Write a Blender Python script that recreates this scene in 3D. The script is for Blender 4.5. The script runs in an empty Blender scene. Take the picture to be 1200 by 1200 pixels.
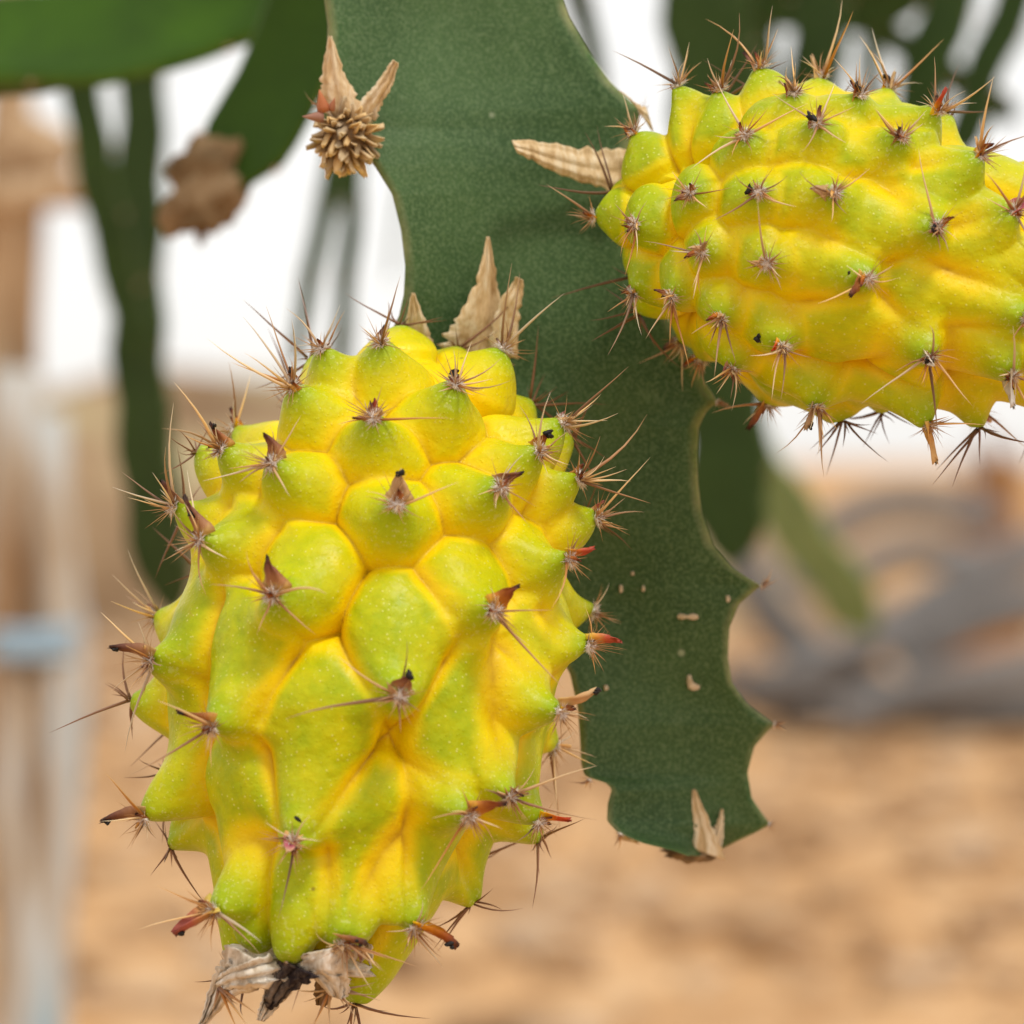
import bpy, math, random
import numpy as np
from mathutils import Vector, Matrix, noise

random.seed(7); rng = np.random.default_rng(7)
scene = bpy.context.scene
COL = scene.collection

# ------------------------------------------------------------------ camera, sky, sun, exposure
D0, CAMH, HY = 0.60, 0.45, 540.0        # subject distance, lens height, photo row of the horizon
S = 0.16 / 1200.0                       # metres per photo pixel at the subject
cam_d = bpy.data.cameras.new('camera'); cam = bpy.data.objects.new('camera', cam_d); COL.objects.link(cam)
cam.location = (0, -D0, CAMH); cam.rotation_euler = (math.radians(90), 0, 0)
cam_d.sensor_width = 36; cam_d.lens = 36 * D0 / 0.16
cam_d.shift_y = -(600 - HY) / 1200.0
cam_d.clip_start = 0.02; cam_d.clip_end = 2000
cam_d.dof.use_dof = True; cam_d.dof.focus_distance = D0 - 0.034
cam_d.dof.aperture_fstop = cam_d.lens / 8.0
scene.camera = cam

SUN_EL, SUN_AZ = 60.0, 150.0           # overcast sun: high, from behind the camera on the right
world = bpy.data.worlds.new('World'); scene.world = world; world.use_nodes = True
wn = world.node_tree; wn.nodes.clear()
sky = wn.nodes.new('ShaderNodeTexSky'); sky.sky_type = 'NISHITA'; sky.sun_disc = False
sky.sun_elevation = math.radians(SUN_EL); sky.sun_rotation = math.radians(SUN_AZ)
sky.dust_density = 1.0; sky.air_density = 1.0; sky.ozone_density = 1.0
hs = wn.nodes.new('ShaderNodeHueSaturation'); hs.inputs['Saturation'].default_value = 0.22
bg = wn.nodes.new('ShaderNodeBackground'); bg.inputs['Strength'].default_value = 0.15
wo = wn.nodes.new('ShaderNodeOutputWorld')
cl = wn.nodes.new('ShaderNodeMix'); cl.data_type = 'RGBA'; cl.inputs[0].default_value = 0.75      # even bright overcast veil
cl.inputs[7].default_value = (5.6, 5.45, 5.25, 1)
wn.links.new(sky.outputs[0], hs.inputs['Color']); wn.links.new(hs.outputs[0], cl.inputs[6]); wn.links.new(cl.outputs[2], bg.inputs[0]); wn.links.new(bg.outputs[0], wo.inputs[0])
sun_d = bpy.data.lights.new('sun', 'SUN'); sun = bpy.data.objects.new('sun', sun_d); COL.objects.link(sun)
sun_d.energy = 1.5; sun_d.angle = math.radians(10); sun_d.color = (1.0, 0.95, 0.87)
az, el = math.radians(SUN_AZ), math.radians(SUN_EL)
to_sun = Vector((math.sin(az) * math.cos(el), math.cos(az) * math.cos(el), math.sin(el)))
sun.rotation_euler = to_sun.to_track_quat('Z', 'Y').to_euler()
scene.view_settings.view_transform = 'Standard'; scene.view_settings.look = 'None'
scene.view_settings.exposure = 0.33; scene.view_settings.gamma = 1.0
scene.view_settings.use_curve_mapping = False

# ------------------------------------------------------------------ helpers
def P(px, py, y=0.0):
    """world point that the photograph shows at (px, py), standing y metres behind the main stem"""
    k = (D0 + y) / D0
    return Vector(((px - 600) * S * k, y, CAMH + (HY - py) * S * k))
def pxw(y):                              # metres per photo pixel at depth y
    return S * (D0 + y) / D0

WM = {}
def link(o, parent=None, M=None):
    COL.objects.link(o)
    M = M or Matrix.Identity(4)
    if parent is not None:
        o.parent = parent; o.matrix_basis = WM[parent.name].inverted() @ M
    else:
        o.matrix_basis = M
    WM[o.name] = M
    return o
def tag(o, label=None, cat=None, group=None, kind=None):
    if label: o['label'] = label
    if cat: o['category'] = cat
    if group: o['group'] = group
    if kind: o['kind'] = kind
    return o
def empty(name, loc, label, cat, group=None):
    o = bpy.data.objects.new(name, None); o.empty_display_size = 0.01
    link(o, None, Matrix.Translation(loc)); return tag(o, label, cat, group)
def mesh(name, verts, faces, mat, smooth=True):
    me = bpy.data.meshes.new(name); me.from_pydata([tuple(v) for v in verts], [], faces); me.update()
    if smooth: me.polygons.foreach_set('use_smooth', [True] * len(me.polygons))
    if mat: me.materials.append(mat)
    return me
def obj(name, me, parent=None, M=None):
    return link(bpy.data.objects.new(name, me), parent, M)
def attr(me, name, vals):
    a = me.attributes.new(name, 'FLOAT', 'POINT'); a.data.foreach_set('value', np.asarray(vals, dtype=np.float32))
def grid_faces(n, m, wrap=False, off=0, flip=False):
    f = []
    mm = m if wrap else m - 1
    for i in range(n - 1):
        for j in range(mm):
            a, b = off + i * m + j, off + i * m + (j + 1) % m
            c, d = off + (i + 1) * m + (j + 1) % m, off + (i + 1) * m + j
            f.append((d, c, b, a) if flip else (a, b, c, d))
    return f
def sheet(G, th):
    """closed thin sheet from an (n,m,3) grid, thickness th (scalar or (n,m))"""
    G = np.asarray(G, float); n, m, _ = G.shape
    du = np.gradient(G, axis=0); dv = np.gradient(G, axis=1)
    N = np.cross(du, dv); N /= np.linalg.norm(N, axis=2, keepdims=True) + 1e-12
    t = np.broadcast_to(np.asarray(th, float), (n, m))[..., None]
    V = np.concatenate([(G + N * t / 2).reshape(-1, 3), (G - N * t / 2).reshape(-1, 3)])
    f = grid_faces(n, m, flip=True) + grid_faces(n, m, off=n * m)
    o = n * m
    ring = [j for j in range(m)] + [i * m + m - 1 for i in range(1, n)] + [(n - 1) * m + j for j in range(m - 2, -1, -1)] + [i * m for i in range(n - 2, 0, -1)]
    for a, b in zip(ring, ring[1:] + ring[:1]): f.append((a, b, b + o, a + o))
    return V, f
def frame(z, x_hint):
    z = Vector(z).normalized(); x = Vector(x_hint); x = (x - z * x.dot(z)).normalized(); y = z.cross(x)
    return Matrix(((x.x, y.x, z.x, 0), (x.y, y.y, z.y, 0), (x.z, y.z, z.z, 0), (0, 0, 0, 1)))
def tube(path, radii, sides=8, cap=True):
    path = [Vector(p) for p in path]; n = len(path); V = []; F = []
    x = Vector((0.31, 0.87, 0.2))
    for i, p in enumerate(path):
        t = (path[min(i + 1, n - 1)] - path[max(i - 1, 0)]).normalized()
        x = (x - t * x.dot(t)).normalized(); y = t.cross(x)
        r = radii[i] if hasattr(radii, '__len__') else radii
        for k in range(sides):
            a = 2 * math.pi * k / sides
            V.append(p + (x * math.cos(a) + y * math.sin(a)) * r)
    F = grid_faces(n, sides, wrap=True)
    if cap:
        F.append(tuple(range(sides - 1, -1, -1))); F.append(tuple((n - 1) * sides + k for k in range(sides)))
    return V, F
def lump(r, sub=2, amp=0.35, freq=2.0, seed=0, sc=(1, 1, 1)):
    import bmesh
    bm = bmesh.new(); bmesh.ops.create_icosphere(bm, subdivisions=sub, radius=1)
    for v in bm.verts:
        d = 1 + amp * noise.noise(v.co * freq + Vector((seed * 3.7, seed, 1.1)))
        v.co = Vector((v.co.x * sc[0], v.co.y * sc[1], v.co.z * sc[2])) * d * r
    V = [v.co.copy() for v in bm.verts]; F = [tuple(v.index for v in f.verts) for f in bm.faces]; bm.free()
    return V, F
def interp(x, table):
    xs, ys = zip(*table); return np.interp(x, xs, ys)
def smooth_curve(pts, n):
    """Catmull-Rom through points -> n samples"""
    pts = [Vector(p) for p in pts]; q = [2 * pts[0] - pts[1]] + pts + [2 * pts[-1] - pts[-2]]
    out = []; m = len(pts) - 1
    for i in range(n):
        u = i / (n - 1) * m; k = min(int(u), m - 1); t = u - k
        p0, p1, p2, p3 = q[k], q[k + 1], q[k + 2], q[k + 3]
        out.append(0.5 * ((2 * p1) + (p2 - p0) * t + (2 * p0 - 5 * p1 + 4 * p2 - p3) * t * t + (3 * p1 - p0 - 3 * p2 + p3) * t ** 3))
    return out

# ------------------------------------------------------------------ materials
class MB:
    def __init__(s, name, rough=0.5, spec=0.5):
        s.m = bpy.data.materials.new(name); s.m.use_nodes = True; s.t = s.m.node_tree
        s.b = s.t.nodes['Principled BSDF']; s.b.inputs['Roughness'].default_value = rough
        s.b.inputs['Specular IOR Level'].default_value = spec
    def n(s, typ, **kw):
        nd = s.t.nodes.new(typ)
        for k, v in kw.items():
            if k in nd.inputs: nd.inputs[k].default_value = v
            else: setattr(nd, k, v)
        return nd
    def l(s, a, b): s.t.links.new(a, b)
    def coord(s, which='Object'): return s.n('ShaderNodeTexCoord').outputs[which]
    def noise(s, scale, detail=4, co=None, rough=0.55):
        nd = s.n('ShaderNodeTexNoise', Scale=scale, Detail=detail, Roughness=rough); s.l(co or s.coord(), nd.inputs['Vector']); return nd.outputs['Fac']
    def ramp(s, fac, stops):
        r = s.n('ShaderNodeValToRGB'); e = r.color_ramp.elements
        while len(e) < len(stops): e.new(0.5)
        for el_, (p, c) in zip(e, stops): el_.position = p; el_.color = (*c, 1)
        if fac is not None: s.l(fac, r.inputs[0])
        return r.outputs[0]
    def mix(s, fac, a, b, mode='MIX'):
        nd = s.n('ShaderNodeMix', data_type='RGBA', blend_type=mode)
        for sock, v in ((nd.inputs[0], fac), (nd.inputs[6], a), (nd.inputs[7], b)):
            if isinstance(v, (int, float)): sock.default_value = v
            elif isinstance(v, tuple): sock.default_value = (*v, 1)
            else: s.l(v, sock)
        return nd.outputs[2]
    def math(s, op, a, b=None, c=None, clamp=False):
        nd = s.n('ShaderNodeMath', operation=op, use_clamp=clamp)
        for i, v in enumerate((a, b, c)):
            if v is None: continue
            if isinstance(v, (int, float)): nd.inputs[i].default_value = v
            else: s.l(v, nd.inputs[i])
        return nd.outputs[0]
    def attr(s, name): return s.n('ShaderNodeAttribute', attribute_name=name).outputs['Fac']
    def rand(s): return s.n('ShaderNodeObjectInfo').outputs['Random']
    def bump(s, h, strength, dist):
        b = s.n('ShaderNodeBump', Strength=strength, Distance=dist); s.l(h, b.inputs['Height']); s.l(b.outputs[0], s.b.inputs['Normal'])
    def color(s, c):
        if isinstance(c, tuple): s.b.inputs['Base Color'].default_value = (*c, 1)
        else: s.l(c, s.b.inputs['Base Color'])
        return s
    def sss(s, w, scale, rad=(1, .6, .2)):
        s.b.inputs['Subsurface Weight'].default_value = w; s.b.inputs['Subsurface Scale'].default_value = scale
        s.b.inputs['Subsurface Radius'].default_value = rad

def voronoi_dots(M, co, scale, size, rnd=1.0):
    v = M.n('ShaderNodeTexVoronoi', Scale=scale, Randomness=rnd); M.l(co, v.inputs['Vector'])
    return M.n('ShaderNodeMapRange', **{'From Min': size, 'From Max': size * 0.45}), v

def m_skin():
    M = MB('fruit_skin', 0.38, 0.20); co = M.coord()
    pad, nose, along, cre = M.attr('pad'), M.attr('nose'), M.attr('along'), M.attr('crease')
    n0 = M.noise(30, 2, co); n1 = M.noise(110, 4, co); n2 = M.noise(420, 4, co); n4 = M.noise(260, 3, co)
    yel = M.ramp(n1, [(0.3, (0.87, 0.61, 0.001)), (0.7, (0.85, 0.69, 0.001))])
    grn = M.ramp(n2, [(0.3, (0.33, 0.41, 0.002)), (0.7, (0.47, 0.50, 0.003))])
    g = M.math('MULTIPLY_ADD', M.math('SUBTRACT', n1, 0.5), 1.1, M.math('MULTIPLY_ADD', M.math('SUBTRACT', n0, 0.5), 1.0, pad))
    g = M.math('MULTIPLY', g, along, clamp=True)
    g = M.math('MAXIMUM', g, M.math('MULTIPLY', M.math('POWER', nose, 1.5), 0.95), clamp=True)
    c = M.mix(g, yel, grn)
    c = M.mix(M.math('MULTIPLY', M.math('POWER', nose, 2.0), M.math('MULTIPLY_ADD', n1, 0.9, 0.35), clamp=True), c, (0.26, 0.40, 0.006))
    c = M.mix(M.math('MULTIPLY', M.math('POWER', cre, 1.8), 0.7), c, (0.80, 0.50, 0.002))
    c = M.mix(M.math('MULTIPLY', M.math('POWER', cre, 5.0), M.math('MULTIPLY_ADD', n2, 1.5, -0.1), clamp=True), c, (0.30, 0.13, 0.01))
    # pale waxy dots
    mr, v = voronoi_dots(M, co, 1250, 0.27); M.l(v.outputs['Distance'], mr.inputs['Value'])
    sel = M.n('ShaderNodeSeparateColor'); M.l(v.outputs['Color'], sel.inputs[0])
    dots = M.math('MULTIPLY', mr.outputs[0], M.math('GREATER_THAN', sel.outputs[0], 0.45))
    dots = M.math('MULTIPLY', dots, M.math('MULTIPLY', g, 0.45))
    c = M.mix(dots, c, (0.86, 0.86, 0.30))
    # fine pale rub marks near the tips
    n3 = M.noise(1400, 3, co)
    rub = M.math('MULTIPLY', M.math('GREATER_THAN', n3, 0.60), M.math('MULTIPLY', M.math('POWER', nose, 2.0), 0.22))
    c = M.mix(rub, c, (0.80, 0.82, 0.50))
    # brown flecks
    mr2, v2 = voronoi_dots(M, co, 210, 0.10); M.l(v2.outputs['Distance'], mr2.inputs['Value'])
    s2 = M.n('ShaderNodeSeparateColor'); M.l(v2.outputs['Color'], s2.inputs[0])
    fl = M.math('MULTIPLY', mr2.outputs[0], M.math('GREATER_THAN', s2.outputs[1], 0.88))
    c = M.mix(M.math('MULTIPLY', fl, 0.8), c, (0.16, 0.09, 0.02))
    # scuffs and russet marks
    n5 = M.noise(170, 6, co, 0.75); sc1 = M.math('MULTIPLY', M.math('SUBTRACT', n5, 0.635, clamp=True), 9.0, clamp=True)
    c = M.mix(M.math('MULTIPLY', sc1, M.math('MULTIPLY_ADD', n0, 1.4, -0.35, clamp=True)), c, (0.42, 0.24, 0.05))
    M.color(c); M.sss(0.18, 0.0018, (1.0, 0.7, 0.05))
    h = M.math('ADD', M.math('MULTIPLY', n2, 0.6), M.math('MULTIPLY', mr.outputs[0], 0.25)); h = M.math('MULTIPLY_ADD', n4, 2.2, h); M.bump(h, 0.34, 0.0008); M.l(M.math('MULTIPLY_ADD', n4, 0.45, 0.20), M.b.inputs['Roughness'])
    return M.m

def m_stem(name, dark, mid, pale, speck=1.0, sat_edge=(0.33, 0.31, 0.16)):
    M = MB(name, 0.55, 0.15); co = M.coord()
    n1 = M.noise(34, 5, co, 0.65); n2 = M.noise(2100, 2, co); n3 = M.noise(160, 4, co)
    c = M.ramp(n1, [(0.30, dark), (0.70, mid)])
    c = M.mix(M.math('MULTIPLY', M.math('SUBTRACT', n2, 0.42, clamp=True), 2.2 * speck, clamp=True), c, pale)
    c = M.mix(M.math('MULTIPLY', M.math('GREATER_THAN', n3, 0.68), 0.25), c, pale)
    mr, v = voronoi_dots(M, co, 95, 0.075); M.l(v.outputs['Distance'], mr.inputs['Value'])
    s2 = M.n('ShaderNodeSeparateColor'); M.l(v.outputs['Color'], s2.inputs[0])
    c = M.mix(M.math('MULTIPLY', M.math('MULTIPLY', mr.outputs[0], M.math('GREATER_THAN', s2.outputs[0], 0.80)), 0.7 * speck), c, (0.36, 0.40, 0.27))
    c = M.mix(M.math('MULTIPLY', M.attr('margin'), M.math('MULTIPLY_ADD', n3, 2.6, -0.75, clamp=True)), c, sat_edge)
    M.color(c); M.sss(0.12, 0.004, (0.5, 1.0, 0.2)); M.bump(M.math('ADD', n2, n3), 0.12, 0.0006)
    return M.m

def m_grad(name, stops, rough=0.55, jitter=0.25, axis='Z', spec=0.3, nz=0.0, nscale=6.0):
    """colour along an object's own axis (0..1), with a small change from piece to piece"""
    M = MB(name, rough, spec); co = M.coord(); sp = M.n('ShaderNodeSeparateXYZ'); M.l(co, sp.inputs[0])
    f = sp.outputs[axis]
    if nz: f = M.math('MULTIPLY_ADD', M.math('SUBTRACT', M.noise(nscale, 4, co), 0.5), nz, f)
    c = M.ramp(f, stops)
    h = M.n('ShaderNodeHueSaturation'); M.l(c, h.inputs['Color'])
    M.l(M.math('MULTIPLY_ADD', M.rand(), jitter * 2, 1 - jitter), h.inputs['Value'])
    M.l(M.math('MULTIPLY_ADD', M.rand(), 0.3, 0.80), h.inputs['Saturation'])
    M.color(h.outputs[0]); return M.m

def m_fibre(name, a, b, c, scale=(60, 60, 6), rough=0.85, bump=0.5, dist=0.0008, base=1.0):
    M = MB(name, rough, 0.15); co = M.coord(); mp = M.n('ShaderNodeMapping'); M.l(co, mp.inputs[0]); mp.inputs['Scale'].default_value = scale
    n = M.noise(base, 5, mp.outputs[0], 0.65); M.color(M.ramp(n, [(0.28, a), (0.5, b), (0.72, c)])); M.bump(n, bump, dist); return M.m

MAT_SKIN = m_skin()
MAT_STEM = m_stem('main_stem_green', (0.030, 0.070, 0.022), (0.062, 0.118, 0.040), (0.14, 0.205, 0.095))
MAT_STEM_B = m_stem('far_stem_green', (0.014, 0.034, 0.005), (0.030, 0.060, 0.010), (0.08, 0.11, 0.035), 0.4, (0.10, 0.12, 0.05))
MAT_STEM_Y = m_stem('backlit_stem_green', (0.012, 0.036, 0.0003), (0.034, 0.088, 0.0005), (0.05, 0.11, 0.001), 0.3, (0.10, 0.16, 0.02))  # light shining through the arching stem is put into this brighter green
MAT_SPINE = [m_grad('spine_brown', [(0, (0.22, 0.085, 0.03)), (0.35, (0.40, 0.185, 0.065)), (1, (0.62, 0.40, 0.19))], 0.45),
             m_grad('spine_tan', [(0, (0.48, 0.25, 0.10)), (0.4, (0.66, 0.42, 0.18)), (1, (0.80, 0.62, 0.38))], 0.45),
             m_grad('spine_dark', [(0, (0.13, 0.06, 0.03)), (0.5, (0.26, 0.125, 0.055)), (1, (0.46, 0.28, 0.15))], 0.45),
             m_grad('spine_pale', [(0, (0.55, 0.36, 0.20)), (0.5, (0.72, 0.55, 0.33)), (1, (0.80, 0.70, 0.52))], 0.45)]
MAT_BRISTLE = MB('bristle', 0.5, 0.3).color((0.44, 0.24, 0.10)).m
def m_wool():
    M = MB('wool', 0.95, 0.1); co = M.coord(); n = M.noise(3, 3, co)
    M.color(M.ramp(n, [(0.3, (0.68, 0.55, 0.46)), (0.68, (0.93, 0.88, 0.82))])); return M.m
MAT_WOOL = m_wool()
MAT_SCALE = {
    'brown': m_grad('scale_brown', [(0, (0.66, 0.42, 0.05)), (0.25, (0.42, 0.16, 0.03)), (0.7, (0.20, 0.05, 0.016)), (1, (0.05, 0.02, 0.012))], 0.6, nz=0.4),
    'red': m_grad('scale_red', [(0, (0.66, 0.52, 0.03)), (0.28, (0.60, 0.26, 0.03)), (0.6, (0.42, 0.065, 0.025)), (1, (0.30, 0.045, 0.025))], 0.45, nz=0.15),
    'pink': m_grad('scale_pink', [(0, (0.62, 0.42, 0.08)), (0.3, (0.50, 0.13, 0.11)), (0.7, (0.42, 0.09, 0.13)), (1, (0.68, 0.46, 0.25))], 0.6, nz=0.35),
    'tan': m_grad('scale_tan', [(0, (0.62, 0.42, 0.12)), (0.4, (0.50, 0.26, 0.09)), (1, (0.55, 0.36, 0.17))], 0.7, nz=0.4),
    'white': m_grad('scale_white', [(0, (0.58, 0.44, 0.20)), (0.4, (0.66, 0.58, 0.46)), (1, (0.75, 0.70, 0.62))], 0.8, nz=0.4)}
MAT_BLACK = MB('dark_crumb', 0.6, 0.3).color((0.012, 0.010, 0.009)).m
MAT_BRACT = m_fibre('dry_bract', (0.38, 0.23, 0.10), (0.66, 0.48, 0.27), (0.86, 0.76, 0.58), (700, 700, 110), 0.85, 0.7, 0.0006)
MAT_PAPER = m_fibre('withered_petal', (0.30, 0.20, 0.11), (0.66, 0.57, 0.45), (0.88, 0.84, 0.77), (420, 420, 160), 0.85, 0.8, 0.0008)
MAT_CHAR = m_fibre('blackened_petal', (0.010, 0.008, 0.010), (0.028, 0.020, 0.022), (0.20, 0.16, 0.13), (300, 300, 200), 0.75, 0.8, 0.0008)
MAT_CONE = m_grad('seed_scale', [(0, (0.13, 0.065, 0.025)), (0.35, (0.38, 0.23, 0.095)), (1, (0.64, 0.47, 0.25))], 0.8, 0.3, nz=0.3)
MAT_THORN = m_grad('thorn_red', [(0, (0.34, 0.13, 0.07)), (1, (0.40, 0.16, 0.08))], 0.6, 0.2)
MAT_SCAR = m_fibre('cork_scar', (0.40, 0.30, 0.18), (0.60, 0.48, 0.33), (0.72, 0.62, 0.48), (700, 700, 700), 0.9)
MAT_TIP = m_fibre('dead_tip', (0.07, 0.045, 0.022), (0.17, 0.105, 0.05), (0.34, 0.24, 0.14), (90, 90, 90), 0.9, 0.8, 0.002)

# ------------------------------------------------------------------ ground, bank, loose stones
def build_setting():
    M = MB('dry_soil', 0.95, 0.1); co = M.coord()
    n1 = M.noise(5.0, 6, co, 0.7); n2 = M.noise(22, 5, co)
    c = M.ramp(n1, [(0.32, (0.30, 0.15, 0.06)), (0.5, (0.56, 0.32, 0.145)), (0.66, (0.68, 0.45, 0.25))])
    c = M.mix(M.math('MULTIPLY', M.math('SUBTRACT', n2, 0.45, clamp=True), 2.2, clamp=True), c, (0.60, 0.41, 0.24))
    M.color(c); M.bump(n2, 0.8, 0.03); soil = M.m
    ys = np.concatenate([np.linspace(-8, 1.5, 12), np.geomspace(1.8, 14, 110), np.geomspace(15, 900, 24)])
    us = np.linspace(-1, 1, 141); V = []
    for y in ys:
        half = 6 + max(y, 0) * 1.1
        for u in us:
            x = math.copysign(abs(u) ** 1.6, u) * half
            z = 0.016 * noise.fractal(Vector((x * 2.2, y * 2.2, 0)), 1, 2, 4) + 0.012 * noise.noise(Vector((x * 9, y * 9, 3)))
            V.append((x, y, z if y < 60 else 0))
    me = mesh('ground', V, grid_faces(len(ys), len(us)), soil); g = obj('ground', me); tag(g, kind='structure')
    # low earth bank far behind, on the left
    B = MB('bank_soil', 0.95, 0.1); co = B.coord(); n1 = B.noise(1.6, 6, co)
    B.color(B.ramp(n1, [(0.34, (0.16, 0.095, 0.05)), (0.5, (0.33, 0.22, 0.125)), (0.64, (0.42, 0.36, 0.2))])); B.bump(n1, 0.6, 0.1)
    V = []; xs = np.linspace(-9, 1.2, 90); vs = np.linspace(0, 1, 16)
    for v in vs:
        for x in xs:
            prof = math.sin(math.pi * v) ** 0.8
            fade = min(1, max(0, (1.2 - x) / 1.6)) ** 0.7
            h = 0.80 * prof * fade * (0.9 + 0.35 * noise.fractal(Vector((x * 0.7, v * 2, 5)), 1, 2, 3))
            V.append((x, 9.0 + v * 4 + 0.3 * noise.noise(Vector((x, v, 0))), h - 0.05))
    b = obj('earth_bank', mesh('earth_bank', V, grid_faces(len(vs), len(xs)), B.m)); tag(b, kind='structure')
    # loose stones and clods, countless
    R = MB('stone', 0.9, 0.2); co = R.coord(); n1 = R.noise(7, 3, co)
    R.color(R.ramp(n1, [(0.3, (0.20, 0.11, 0.055)), (0.5, (0.42, 0.26, 0.135)), (0.7, (0.66, 0.52, 0.38))]))
    base = [lump(1, 1, 0.5, 1.3, s, (1, 0.8, 0.55)) for s in range(6)]
    VV = []; FF = []
    for i in range(5200):
        y = 1.2 + 9.5 * random.random() ** 0.8; x = random.uniform(-1, 1) * (0.75 + y * 0.26)
        r = random.choice((0.010, 0.014, 0.018, 0.024, 0.032)) * random.uniform(0.7, 1.4)
        V, F = base[i % 6]; a = random.uniform(0, 6.28); ca, sa = math.cos(a), math.sin(a); o = len(VV)
        for v in V: VV.append(((v.x * ca - v.y * sa) * r + x, (v.x * sa + v.y * ca) * r + y, v.z * r + r * 0.25))
        FF += [tuple(k + o for k in f) for f in F]
    st = obj('gravel', mesh('gravel', VV, FF, R.m)); tag(st, 'loose tan stones and clods strewn over the dry soil', 'gravel', kind='stuff')
build_setting()

# ------------------------------------------------------------------ spines, scales, wool
def spine_mesh(bend, seed):
    path = []; n = 6
    for i in range(n):
        t = i / (n - 1); path.append((bend * t * t + 0.012 * math.sin(seed + 5 * t), 0.012 * math.cos(seed * 2 + 6 * t) * t, t))
    rad = [1.0, 0.92, 0.74, 0.52, 0.29, 0.04]
    V, F = tube([Vector(p) for p in path], [0.03 * r for r in rad], 5)
    return V, F
SPINE_GEO = [spine_mesh(b, i) for i, b in enumerate((0.0, 0.06, -0.09, 0.16, -0.2, 0.34, -0.03, 0.5))]
SPINE_ME = [[mesh('spine', V, F, m) for (V, F) in SPINE_GEO] for m in MAT_SPINE]
SCURL = [0.05, -0.10, 0.16, 0.24, 0.0]
def scale_geo(seed, blunt=False):
    r = random.Random(seed); n, m = 10, 7; G = np.zeros((n, m, 3)); curl = SCURL[seed]
    for i in range(n):
        t = i / (n - 1); w = (0.40 * (1 - t) ** 0.95 + 0.015) * (1 + 0.12 * r.uniform(-1, 1))
        if blunt: w = 0.34 * (1 - 0.45 * t) * (1 - 0.5 * t ** 6)
        for j in range(m):
            u = j / (m - 1) * 2 - 1
            G[i, j] = (u * w + 0.05 * math.sin(5 * t + seed), 0.16 * (1 - u * u) * (1 - t * 0.6) + curl * t * t + 0.05 * math.sin(6 * u + 4 * t + seed) + r.uniform(-.012, .012), t + r.uniform(-.07, .07) * (t > 0.7))
    return sheet(G, 0.028)
SCALE_ME = {k: [mesh('scale', *scale_geo(s, k in ('pink',)), m) for s in range(5)] for k, m in MAT_SCALE.items()}
def wool_mesh(seed):
    r = random.Random(seed); V, F = lump(0.55, 2, 0.35, 2.5, seed, (1, 1, 0.55)); V = list(V); F = list(F)
    for k in range(170):
        a = r.uniform(0, 6.28); e = math.asin(r.uniform(-0.05, 1)); d = Vector((math.cos(a) * math.cos(e), math.sin(a) * math.cos(e), math.sin(e) * 0.7))
        s = d * 0.45; L = r.uniform(0.35, 0.95); b = Vector((r.uniform(-.5, .5), r.uniform(-.5, .5), r.uniform(-.3, .3)))
        mid = s + d * L * 0.5 + b * 0.22; tip = s + d * L + b * 0.55; x = d.orthogonal().normalized() * 0.034; y = d.cross(x)
        o = len(V)
        for p, q in ((s, 1.0), (mid, 0.8)):
            for c in range(3): V.append(p + (x * math.cos(c * 2.094) + y * math.sin(c * 2.094)) * q)
        V.append(tip)
        for c in range(3):
            e2 = (c + 1) % 3; F.append((o + c, o + e2, o + 3 + e2, o + 3 + c)); F.append((o + 3 + c, o + 3 + e2, o + 6))
    nf = len(F)
    for k in range(20):
        a = r.uniform(0, 6.28); e = math.radians(r.uniform(2, 60)); d = Vector((math.cos(a) * math.cos(e), math.sin(a) * math.cos(e), math.sin(e)))
        L = r.uniform(0.9, 3.4); w = r.uniform(0.04, 0.075); M = Matrix.Translation(d * 0.3) @ frame(d, (0.3, 0.5, 0.8)) @ Matrix.Diagonal((w / .03, w / .03, L, 1)); o = len(V)
        SV, SF = SPINE_GEO[r.randrange(8)]; V += [M @ Vector(v) for v in SV]; F += [tuple(q + o for q in f) for f in SF]
    me = mesh('areole', V, F, MAT_WOOL); me.materials.append(MAT_BRISTLE)
    for p in me.polygons[nf:]: p.material_index = 1
    return me
WOOL_ME = [wool_mesh(s) for s in range(6)]
CRUMB_ME = [mesh('dark_crumb', *lump(1, 2, 0.6, 2.2, s, (1.5, 0.7, 0.7)), MAT_BLACK) for s in range(4)]

def add_spine(parent, base, d, L, thick, kind, var, up):
    M = Matrix.Translation(base) @ frame(d, up) @ Matrix.Diagonal((thick, thick, L, 1))
    return obj('spine', SPINE_ME[kind][var], parent, M)

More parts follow.
